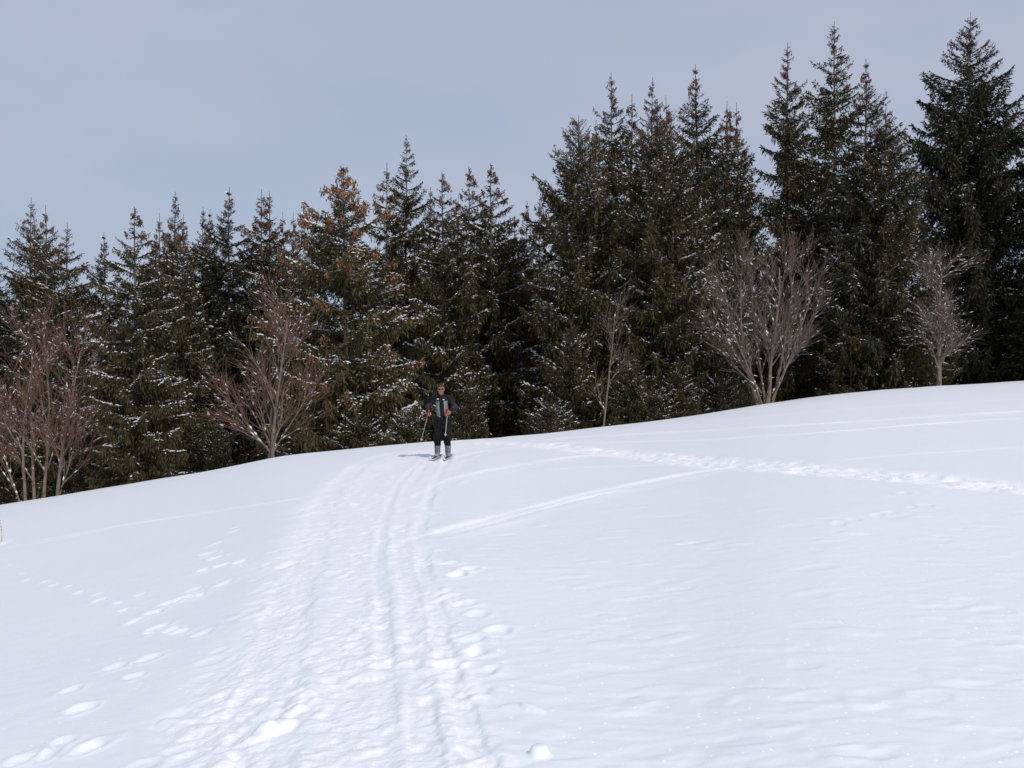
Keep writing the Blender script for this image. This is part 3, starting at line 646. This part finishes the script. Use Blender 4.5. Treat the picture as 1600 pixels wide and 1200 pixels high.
# ------------------------------------------------------------------ bare broadleaf trees
def make_bare(seed, stems, depth_max=5, spread=.5, twig_m=None, bark='pale_bark', twig='red_twig', snow=.25, upward=.25, kids=(3, 5), shrink=.62, side_frac=(.3, 1.0), twig_len=.35, leader=False):
    """stems: list of (base xyz, direction, length, radius)"""
    rng = np.random.default_rng(seed)
    thick = []; thin0 = []; thin1 = []; tr0 = []; tr1 = []
    def grow(p, d, L, r, lev):
        n = max(3, int(L / (.22 if lev < 2 else .16))); st = L / n; P = [p]; d = d / np.linalg.norm(d); dirs = [d]
        for i in range(n):
            d = d + rng.normal(0, (.036 if lev == 0 else .065 + .012 * lev), 3) + np.array([0, 0, upward * (.10 if lev else .035)]); d = d / np.linalg.norm(d)
            p = p + d * st; P.append(p); dirs.append(d)
        P = np.array(P); fr = np.linspace(0, 1, n + 1); R = r * (1 - .72 * fr) + .002
        if r > .016: thick.append((P, R))
        else:
            thin0.extend(P[:-1]); thin1.extend(P[1:]); tr0.extend(R[:-1]); tr1.extend(R[1:])
        if lev >= depth_max: return
        nk = int(rng.integers(kids[0], kids[1] + 1) * (1.0 + .35 * L)) if lev < depth_max - 1 else int(rng.integers(2, 4))
        for k in range(nk):
            f = rng.uniform(side_frac[0] if lev == 0 else .2, side_frac[1]); i = min(int(f * n), n - 1)
            dd = dirs[i + 1]; a = rng.normal(0, 1, 3); a = a - dd * a.dot(dd); a /= np.linalg.norm(a) + 1e-9
            ang = rng.uniform(.35, .85) * spread * 2
            nd = dd * math.cos(ang) + a * math.sin(ang); nd[2] = nd[2] * .8 + upward * .35
            LL = L * shrink * rng.uniform(.6, 1.15) * (1.15 - .55 * f)
            if lev >= depth_max - 2: LL = twig_len * rng.uniform(.6, 1.5) if lev == depth_max - 1 else max(min(LL, 2.6 * twig_len), 1.1 * twig_len)
            grow(P[i + 1], nd, max(LL, .12), max(R[i + 1] * rng.uniform(.45, .7), .0030), lev + 1)
    for b, d, L, r in stems: grow(np.array(b, float), np.array(d, float), L, r, 0)
    tb = Tubes()
    for P, R in thick: tb.add(P, R, 6 if R[0] > .04 else 4)
    tk = tb.mesh('trunk', M[bark])
    tt = Tubes(); tt.segs(np.array(thin0), np.array(thin1), np.array(tr0), np.array(tr1), 3); tw = tt.mesh('twigs', M[twig])
    C = []; D = []; W = []
    for P, R in thick:
        for i in range(len(P) - 1):
            if rng.random() < snow * 1.5: C.append((P[i] + P[i + 1]) / 2 + np.array([0, 0, R[i] * .9])); D.append(P[i + 1] - P[i]); W.append(R[i] * .8 + .008)
    t0 = np.array(thin0); t1 = np.array(thin1); flat = 1 - np.abs(norm(t1 - t0)[:, 2])
    k = np.nonzero(rng.random(len(t0)) < snow * (.02 + .75 * flat))[0]
    C = np.concatenate([np.array(C).reshape(-1, 3), (t0[k] + t1[k]) / 2 + np.array([[0, 0, .008]])]); D = np.concatenate([np.array(D).reshape(-1, 3), t1[k] - t0[k]])
    W = np.concatenate([np.array(W), rng.uniform(.008, .018, len(k))])
    v, t = blobs(C, D, np.linalg.norm(D, axis=1) * .42, W, W * 1.1); sn = make_mesh('snow', v, None, t, [M['bough_snow']])
    return dict(trunk=tk, twigs=tw, snow=sn, n=len(t0))
def place_bare(v, X, depth, label, s=1.0, rz=0.0, name='bare_tree'):
    x = (X - 800) / F * depth; e = empty(name, (x, depth, gz(x, depth) - .08), rz, (s, s, s))
    mesh_obj('trunk', v['trunk'], e); cr = mesh_obj('twigs', v['twigs'], e, 'stuff'); mesh_obj('snow', v['snow'], cr, 'stuff')
    tag(e, label, 'tree', 'bare trees along the crest'); return e
vase = make_bare(131, [((-.14, 0, -.3), (-.26, .05, 1), 4.4, .060), ((.08, .05, -.3), (.04, -.05, 1), 4.8, .064), ((.16, 0, -.1), (.26, .1, 1), 4.5, .05), ((.02, .05, -.1), (-.08, .20, 1), 4.5, .042), ((-.10, -.05, 0), (-.46, -.12, 1), 3.9, .038), ((.2, -.05, .2), (.42, -.1, 1), 4.1, .036), ((-.12, 0, .4), (-.70, .1, 1), 3.0, .028), ((.22, 0, .4), (.64, .1, 1), 3.2, .028), ((.05, 0, .1), (.14, .15, 1), 4.5, .036)],
                 depth_max=3, spread=.34, twig='grey_twig', snow=.20, upward=.38, kids=(5, 6), shrink=.27, side_frac=(.14, 1), twig_len=.46)
place_bare(vase, 1196, 36.2, 'vase-shaped bare tree with several pale stems from one base', 1.04)
redd = make_bare(103, [((0, 0, -.3), (.06, 0, 1), 4.5, .065), ((-.06, .05, -.2), (-.06, .05, 1), 4.0, .05), ((0.05, 0, .2), (-.75, .1, .9), 2.6, .032), ((.05, 0, .3), (.55, -.1, .9), 2.2, .028)],
                 depth_max=3, spread=.42, twig='red_twig', snow=.18, upward=.35, kids=(5, 6), shrink=.38, side_frac=(.10, 1), twig_len=.50)
place_bare(redd, 424, 31.2, 'reddish bare tree with fine twigs left of the large orange-coned spruce', .98)
clump = make_bare(107, [((-.55, 0, -.3), (-.08, 0, 1), 4.4, .048), ((-.35, .1, -.3), (-.02, .05, 1), 4.9, .052), ((-.05, 0, -.3), (.10, -.02, 1), 4.6, .05), ((.28, .05, -.3), (.20, .05, 1), 4.8, .06), ((-.7, .1, -.3), (-.4, .1, 1), 3.4, .036), ((.3, 0, -.1), (.6, -.1, 1), 2.8, .032)],
                  depth_max=3, spread=.40, twig='red_twig', snow=.22, upward=.4, kids=(5, 6), shrink=.32, side_frac=(.14, 1), twig_len=.50)
place_bare(clump, 70, 32.8, 'clump of reddish bare stems at the lower left of the wood', 1.02, 0.0, 'bare_tree')
place_bare(clump, -45, 34.5, 'reddish bare clump cut by the left picture edge', .95, 2.3, 'bare_tree')
under = make_bare(109, [((0, 0, -.3), (.04, 0, 1), 4.8, .10)], depth_max=3, spread=.55, twig='grey_twig', snow=.30, upward=.22, kids=(10, 12), shrink=.34, side_frac=(.16, 1), twig_len=.42)
place_bare(under, 1467, 43.6, 'bare tree with one stout trunk and fanned side branches beneath the huge spruce', 1.05)
sap = make_bare(113, [((0, 0, -.3), (.01, 0, 1), 4.0, .036)], depth_max=3, spread=.42, twig='grey_twig', snow=.05, upward=.4, kids=(4, 5), shrink=.20, side_frac=(.15, 1), twig_len=.35)
place_bare(sap, 943, 33.4, 'thin pale bare sapling in front of the dense bushy spruces', 1.0)

# dry stalk at the left border
def dry_stalk():
    g = gp(2, 846); e = empty('dry_plant', (g[0], g[1], gz(*g) - .02)); rng = np.random.default_rng(3)
    st = mat('dry_stalk', (0.42, 0.33, 0.20), .8, .2); tb = Tubes()
    P = np.array([(0, 0, 0), (.01, 0, .12), (-.005, .01, .26), (-.04, .01, .38)]); tb.add(catmull(P, 4), np.linspace(.006, .003, 13), 5)
    mesh_obj('stalk', tb.mesh('stalk', st), e)
    lf = mat('dry_leaf', (0.46, 0.30, 0.16), .8, .2)
    for k in range(5):
        c = np.array([-.03 + .02 * math.cos(k * 2.1), .01 + .02 * math.sin(k * 2.1), .22 + .035 * k]); d = norm(np.array([rng.normal(0, 1), rng.normal(0, 1), .2]))
        s = norm(np.cross(d, [0, 0, 1.])); L = .06
        V = [c, c + d * L * .5 + s * .016, c + d * L + np.array([0, 0, -.015]), c + d * L * .5 - s * .016, c + d * L * .5 + np.array([0, 0, .008])]
        mesh_obj('leaf', make_mesh('leaf', V, None, [(0, 1, 4), (1, 2, 4), (2, 3, 4), (3, 0, 4)], [lf]), e)
    tag(e, 'small dry brown plant stalk poking from the snow at the left edge', 'plant')
dry_stalk()

# ------------------------------------------------------------------ skier (signed-distance shapes meshed with surface nets)
def s_cap(p, a, b, ra, rb):
    a = np.array(a, float); b = np.array(b, float); ab = b - a
    t = np.clip(((p - a) @ ab) / (ab @ ab), 0, 1); return np.linalg.norm(p - a - t[..., None] * ab, axis=-1) - (ra + (rb - ra) * t)
def s_ell(p, c, r):
    r = np.array(r, float); q = (p - np.array(c, float)) / r; k = np.linalg.norm(q, axis=-1); return (k - 1) * r.min()
def smin(a, b, k):
    h = np.clip(.5 + .5 * (b - a) / k, 0, 1); return b + (a - b) * h - k * h * (1 - h)
def nets(fn, lo, hi, st):
    ax = [np.arange(l, h + st, st) for l, h in zip(lo, hi)]
    G = np.stack(np.meshgrid(*ax, indexing='ij'), -1); f = fn(G); sg = f < 0
    n = np.array(f.shape)
    acc = np.zeros((*(n - 1), 3)); cnt = np.zeros(n - 1)
    corners = [(i, j, k) for i in (0, 1) for j in (0, 1) for k in (0, 1)]
    def sl(c): return tuple(slice(o, o + m) for o, m in zip(c, n - 1))
    for c in corners:
        for d in range(3):
            if c[d]: continue
            c2 = list(c); c2[d] = 1; fa, fb = f[sl(c)], f[sl(tuple(c2))]; cr = (fa < 0) != (fb < 0)
            t = np.where(cr, fa / np.where(cr, fa - fb, 1), 0)
            o = np.zeros((*(n - 1), 3)); o[...] = c; o[..., d] += t; acc += o * cr[..., None]; cnt += cr
    act = cnt > 0; idx = -np.ones(n - 1, int); idx[act] = np.arange(act.sum())
    I = np.argwhere(act); V = (I + acc[act] / cnt[act][:, None]) * st + np.array([a[0] for a in ax])
    Q = []
    for d in range(3):
        u, v = (d + 1) % 3, (d + 2) % 3
        A = [slice(None)] * 3; B = [slice(None)] * 3; A[d] = slice(0, -1); B[d] = slice(1, None)
        ch = sg[tuple(A)] != sg[tuple(B)]; e = np.argwhere(ch)
        e = e[(e[:, u] > 0) & (e[:, v] > 0) & (e[:, u] < n[u] - 1) & (e[:, v] < n[v] - 1)]
        ins = sg[tuple(e.T)]
        def id_(du, dv):
            q = e.copy(); q[:, u] += du; q[:, v] += dv; return idx[tuple(q.T)]
        q = np.stack([id_(-1, -1), id_(0, -1), id_(0, 0), id_(-1, 0)], 1)
        Q.append(np.where(ins[:, None], q, q[:, ::-1]))
    return V, np.concatenate(Q)

def build_skier():
    g = gp(691, 713.5); base = np.array([g[0], g[1], gz(*g) - .02]); sc = (116 / F * g[1]) / 1.76
    skin = mat('skin', (0.30, 0.135, 0.085), .5, .4); hair_m = mat('dark_hair', (0.045, 0.022, 0.014), .6, .3, bump=(90, .6, .01))
    navy = mat('navy_cloth', (0.006, 0.0068, 0.011), .75, .25, bump=(30, .3, .01)); black = mat('black_cloth', (0.005, 0.0055, 0.008), .8, .2, bump=(25, .4, .015))
    grey = mat('grey_cloth', (0.20, 0.20, 0.21), .7, .25, bump=(30, .3, .01)); slate = mat('slate_cloth', (0.026, 0.028, 0.038), .7, .25, bump=(30, .3, .01))
    red = mat('red_plastic', (0.55, 0.035, 0.02), .4, .4); alu = mat('aluminium', (0.38, 0.39, 0.41), .4, .5)
    gait = mat('gaiter_cloth', (0.26, 0.25, 0.25), .6, .3, noise=(26, (0.05, 0.05, 0.06), 2)); bootm = mat('boot_shell', (0.11, 0.12, 0.17), .4, .5, noise=(20, (0.35, 0.35, 0.36), 1))
    white = mat('white_plastic', (0.78, 0.78, 0.78), .4, .4); dark = mat('dark_plastic', (0.015, 0.015, 0.018), .25, .5)
    lens = mat('dark_lens', (0.02, 0.012, 0.01), .08, .6)
    # joints (x to picture right, -y towards the camera); RH = picture-left side
    shL, elL, wrL, haL = (-.175, .02, 1.40), (-.36, .05, 1.21), (-.345, -.13, 1.075), (-.338, -.19, 1.04)
    shR, elR, wrR, haR = (.185, .02, 1.40), (.325, .03, 1.20), (.205, -.17, 1.10), (.160, -.22, 1.075)
    hd = (0.0, -.055, 1.615)
    def hand(p, w, h, side):
        w = np.array(w); h = np.array(h); ax = norm(h - w); f = s_cap(p, w, h, .030, .036)
        acr = norm(np.cross(ax, np.array([0, 0, 1.]))); dwn = np.array([0, -.15, -1.])
        for i, (o, l) in enumerate([(-.030, .030), (-.010, .036), (.010, .034), (.029, .027)]):
            k0 = h + acr * o + ax * .018; k1 = k0 + ax * .018 + dwn * .022; k2 = k1 + dwn * l * .5 - ax * .022; k3 = k2 - ax * .026
            f = np.minimum(f, s_cap(p, k0, k1, .0115, .0108)); f = np.minimum(f, s_cap(p, k1, k2, .0108, .0098)); f = np.minimum(f, s_cap(p, k2, k3, .0098, .0088))
        t0 = w + acr * side * .028 + ax * .012; t1 = t0 + ax * .032 + acr * side * .016 + dwn * .016; t2 = t1 + dwn * .024 + ax * .008 - acr * side * .014
        f = np.minimum(f, np.minimum(s_cap(p, t0, t1, .014, .012), s_cap(p, t1, t2, .012, .010))); return f
    def fbody(p):
        f = smin(s_cap(p, (0, .01, .95), (0, .0, 1.15), .135, .125), s_cap(p, (0, 0, 1.15), (0, .0, 1.32), .125, .14), .06)
        for (s, e, w, h, sd) in ((shL, elL, wrL, haL, 1), (shR, elR, wrR, haR, -1)):
            f = smin(f, s_cap(p, (s[0] * .4, 0, 1.39), s, .08, .065), .04); f = smin(f, s_cap(p, s, e, .055, .042), .03); f = smin(f, s_cap(p, e, w, .042, .028), .02)
            f = smin(f, hand(p, w, h, sd), .008)
        for x in (-.105, .125):
            f = smin(f, s_cap(p, (x * .8, .01, .92), (x, -.05, .52), .085, .06), .05); f = smin(f, s_cap(p, (x, -.05, .52), (x * 1.05, .03, .10), .06, .04), .03)
            f = smin(f, s_cap(p, (x * 1.05, .04, .07), (x * 1.1, -.12, .05), .045, .035), .03)
        f = smin(f, s_cap(p, (0, .01, 1.40), (0, -.03, 1.52), .062, .056), .03)
        c = np.array(hd); h = s_ell(p, c + (0, .01, .03), (.078, .098, .098))
        h = smin(h, s_ell(p, c + (0, -.022, -.055), (.060, .070, .072)), .03)
        h = smin(h, s_cap(p, c + (0, -.088, .012), c + (0, -.112, -.028), .009, .015), .012)      # nose
        for s in (-1, 1):
            h = smin(h, s_ell(p, c + (s * .080, .012, -.005), (.012, .022, .034)), .006)           # ears
            h = smin(h, s_ell(p, c + (s * .034, -.070, -.028), (.024, .020, .020)), .012)          # cheeks
        h = smin(h, s_ell(p, c + (0, -.082, -.106), (.026, .018, .016)), .012)                       # chin
        h = np.maximum(h, -s_ell(p, c + (0, -.100, -.066), (.026, .012, .004)))                      # mouth line
        return smin(f, h, .012)
    V, Q = nets(fbody, (-.52, -.36, -.02), (.48, .22, 1.80), .0085)
    person = mesh_obj('person', make_mesh('person', V, Q, None, [skin], smooth=True))
    person.location = base; person.scale = (sc * .94, sc, sc)
    tag(person, 'skier in navy and grey jacket, black trousers and dark sunglasses standing on skis', 'person')
    def fjacket(p):
        f = smin(s_cap(p, (0, .01, .92), (0, .005, 1.14), .160, .145), s_cap(p, (0, .005, 1.14), (0, .005, 1.33), .145, .150), .07)
        f = f + .0 * p[..., 0]
        for (s, e, w) in ((shL, elL, wrL), (shR, elR, wrR)):
            f = smin(f, s_cap(p, (s[0] * .35, .01, 1.40), s, .098, .080), .05); f = smin(f, s_cap(p, s, e, .074, .060), .03); f = smin(f, s_cap(p, e, w, .066, .044), .025)
        f = smin(f, s_cap(p, (0, .015, 1.42), (0, -.01, 1.50), .095, .080), .04)
        f = f + .006 * np.sin(p[..., 2] * 55 + 9 * p[..., 0]) * np.sin(p[..., 0] * 23 + p[..., 2] * 12)
        f = np.maximum(f, .86 + .02 * np.sin(p[..., 0] * 12) - p[..., 2])
        return np.maximum(f, -s_cap(p, (0, -.01, 1.47), (0, -.05, 1.60), .066, .075))
    V, Q = nets(fjacket, (-.52, -.34, .80), (.48, .28, 1.62), .011)
    cen = V[Q].mean(1); ax_, az_ = cen[:, 0], cen[:, 2]; front = cen[:, 1] < -.04
    mi = np.zeros(len(Q), int)
    fore = (np.abs(ax_) > .235) & (az_ < 1.315) & (az_ > 1.17); mi[fore] = 2
    pan = front & (np.abs(ax_) > .055 + .10 * np.clip(.0 + (1.02 - az_) * .6, 0, .2)) & (np.abs(ax_) < .148) & (az_ < 1.345) & (az_ > .955 + .0 * ax_)
    hidden = np.linalg.norm(cen - np.array(wrR), axis=1) < .12
    mi[pan & ~hidden] = 1
    jacket = mesh_obj('jacket', make_mesh('jacket', V, Q, None, [navy, grey, slate], mi, smooth=True), person)
    jacket['label'] = 'navy jacket with grey front panels'
    def ftrous(p):
        f = s_cap(p, (0, .015, .96), (0, .015, .86), .165, .170)
        for x in (-.112, .128):
            f = smin(f, s_cap(p, (x * .75, .01, .86), (x, -.055, .52), .115, .098), .05); f = smin(f, s_cap(p, (x, -.055, .52), (x * 1.05, .02, .27), .098, .084), .03)
        return np.maximum(f + .007 * np.sin(p[..., 2] * 42 + p[..., 0] * 25), .29 - p[..., 2])
    V, Q = nets(ftrous, (-.3, -.24, .24), (.32, .26, 1.08), .012)
    mesh_obj('trousers', make_mesh('trousers', V, Q, None, [black], smooth=True), person)
    for x in (-.116, .134):
        def fg(p): return np.maximum(s_cap(p, (x * 1.03, .015, .36), (x * 1.08, .035, .10), .082, .066) + .004 * np.sin(p[..., 2] * 70), p[..., 2] - .325)
        V, Q = nets(fg, (x - .15, -.15, -.02), (x + .15, .18, .36), .011)
        ga = mesh_obj('gaiter', make_mesh('gaiter', V, Q, None, [gait], smooth=True), person)
        tb = Tubes()
        for zz in (.13, .20, .27):
            a = np.linspace(0, 2 * np.pi, 17); c = np.stack([x * 1.06 + .077 * np.cos(a), .025 + .077 * np.sin(a), np.full(17, zz)], 1); tb.add(c, np.full(17, .007), 4)
        mesh_obj('strap', tb.mesh('strap', bootm), ga)
        def fb(p): return np.maximum(smin(s_cap(p, (x * 1.09, .06, .075), (x * 1.12, -.13, .06), .058, .048), s_cap(p, (x * 1.08, .04, .07), (x * 1.07, .04, .16), .062, .064), .03), .022 - p[..., 2])
        V, Q = nets(fb, (x - .14, -.24, -.02), (x + .14, .18, .24), .010)
        mesh_obj('boot', make_mesh('boot', V, Q, None, [bootm], smooth=True), person)
    def fhair(p):
        c = np.array(hd); f = s_ell(p, c + (0, .016, .042), (.088, .108, .104)) + .004 * np.sin(p[..., 0] * 160) * np.sin(p[..., 1] * 140 + 3 * p[..., 2]) 
        cut = (p[..., 2] - (c[2] + .040)) - np.clip((-p[..., 1] + c[1] + .0) * .35, -.12, .03)
        return np.maximum(f, -cut)
    V, Q = nets(fhair, (-.13, -.22, 1.5), (.13, .12, 1.80), .007)
    mesh_obj('hair', make_mesh('hair', V, Q, None, [hair_m], smooth=True), person)
    def fgl(p):
        c = np.array(hd); f = 1e3
        for s in (-1, 1):
            f = np.minimum(f, s_ell(p, c + (s * .036, -.090 + .004, .008), (.034, .016, .021)))
            f = np.minimum(f, s_cap(p, c + (s * .066, -.078, .012), c + (s * .086, .015, .010), .005, .004))
        return np.minimum(f, s_cap(p, c + (-.01, -.100, .014), c + (.01, -.100, .014), .005, .005))
    V, Q = nets(fgl, (-.12, -.2, 1.56), (.12, .0, 1.68), .004)
    mesh_obj('sunglasses', make_mesh('sunglasses', V, Q, None, [lens], smooth=True), person)
    for x, z in ((-.085, 1.395), (.060, 1.375)):                        # small pale tabs on the chest
        V = np.array([(dx, dy, dz) for dx in (-.022, .022) for dy in (-.006, .006) for dz in (-.011, .011)]) + (x, -.152, z)
        mesh_obj('chest_tab', make_mesh('chest_tab', V, [(0, 1, 3, 2), (4, 6, 7, 5), (0, 4, 5, 1), (2, 3, 7, 6), (0, 2, 6, 4), (1, 5, 7, 3)], None, [white]), jacket)
    def relax(me):                                  # weight a little forward and onto one leg, knees soft
        n = len(me.vertices); c = np.empty(n * 3, np.float32); me.vertices.foreach_get('co', c); c = c.reshape(-1, 3)
        z = c[:, 2].copy(); kn = np.exp(-((z - .52) / .22) ** 2)
        c[:, 1] += -.05 * kn - .09 * np.clip(z - .95, 0, 1) - .05 * sstep(1.35, 1.75, z)
        c[:, 0] += .022 * np.exp(-((z - .85) / .25) ** 2) - .02 * sstep(1.0, 1.6, z)
        c[:, 2] += .05 * np.clip(c[:, 0], -.5, .5) * sstep(1.0, 1.4, z)
        me.vertices.foreach_set('co', c.ravel()); me.update()
    for ob in [person] + list(person.children_recursive): relax(ob.data)
    W = lambda p: base + np.array(p) * sc
    # poles: top-level things held in the hands
    def pole(top, tip, label):
        top = np.array(top, float); tip = np.array(tip, float); d = norm(tip - top); L = np.linalg.norm(tip - top)
        e = empty('ski_pole', W(tip), 0, (sc,) * 3); o = lambda s: (top + d * s) - tip
        def lathe(name, ss, rr, m, k=10, par=e):
            tb = Tubes(); P = np.array([o(s) for s in ss]); tb.add(P, rr, k); return mesh_obj(name, tb.mesh(name, m), par)
        lathe('grip', [-.06, -.055, -.02, .02, .06, .10, .105], [.002, .022, .019, .016, .018, .016, .002], red)
        lathe('upper_section', [.10, .11, .24, .25], [.010, .0125, .0125, .010], red)
        lathe('shaft', [.24, .25, L - .03, L], [.007, .009, .007, .003], alu)
        bk = lathe('basket', [L - .085, L - .08, L - .07, L - .062], [.006, .028, .030, .008], alu)
        ref = norm(np.cross(d, [0, 0, 1.])); a = np.linspace(0, 2 * np.pi, 13); b2 = np.cross(d, ref)
        tb = Tubes(); c0 = o(-.04); tb.add(np.array([c0 + ref * .03 * math.cos(q) + np.array([0, 0, -.06]) + np.array([0, 0, .06]) * math.sin(q) for q in a]), np.full(13, .006), 4)
        mesh_obj('wrist_strap', tb.mesh('wrist_strap', dark), e)
        tag(e, label, 'ski pole', 'ski poles in the skier\'s hands')
    pole((-.308, -.215, 1.085), (-.55, .55, .36), 'ski pole with red grip hanging out on the left side of the skier')
    pole((.141, -.255, 1.12), (.143, -1.15, .56), 'ski pole with red grip held in front of the skier on the right')
    # skis
    for x, lab in ((-.125, 'ski under the boot on the left in the picture, pale tip'), (.148, 'ski under the boot on the right in the picture')):
        n = 26; yy = np.linspace(-.98, .72, n); zl = np.zeros(n); tipm = yy < -.80; zl[tipm] = ((-.80 - yy[tipm]) / .18) ** 2 * .085
        wd = .042 + .006 * np.cos((yy + .1) * 3.2) ** 2; wd[0] = .006; wd[1] = .026; wd[2] = .038; wd[-1] = .03
        sk = bpy.data.objects.new('ski', None); link(sk); sk.location = W((x, 0, .012)); sk.scale = (sc,) * 3; sk.rotation_euler = (0, 0, -.10 if x < 0 else -.06)
        slope = [gz(*(W((x, q, 0))[:2])) - gz(*(W((x, 0, 0))[:2])) for q in yy]; zl = zl + np.array(slope) / sc
        V = []
        for i in range(n):
            V += [(-wd[i], yy[i], zl[i]), (wd[i], yy[i], zl[i]), (wd[i] * .96, yy[i], zl[i] + .014), (-wd[i] * .96, yy[i], zl[i] + .014)]
        Q = [(0, 1, 2, 3), tuple(4 * (n - 1) + k for k in (3, 2, 1, 0))]; mi = [0, 0]
        for i in range(n - 1):
            for k in range(4):
                Q.append((4 * i + k, 4 * i + (k + 1) % 4, 4 * i + 4 + (k + 1) % 4, 4 * i + 4 + k)[::-1]); mi.append(1 if (k == 2 and yy[i] > -.72) else 0)
        mesh_obj('ski_body', make_mesh('ski_body', V, Q, None, [white, slate], mi), sk)
        B = np.array([(dx, dy, dz) for dx in (-.035, .035) for dy in (-.17, .10) for dz in (.013, .034)])
        mesh_obj('binding', make_mesh('binding', B, [(0, 1, 3, 2), (4, 6, 7, 5), (0, 4, 5, 1), (2, 3, 7, 6), (0, 2, 6, 4), (1, 5, 7, 3)], None, [dark]), sk)
        tag(sk, lab, 'ski', 'the skier\'s pair of skis')
build_skier()
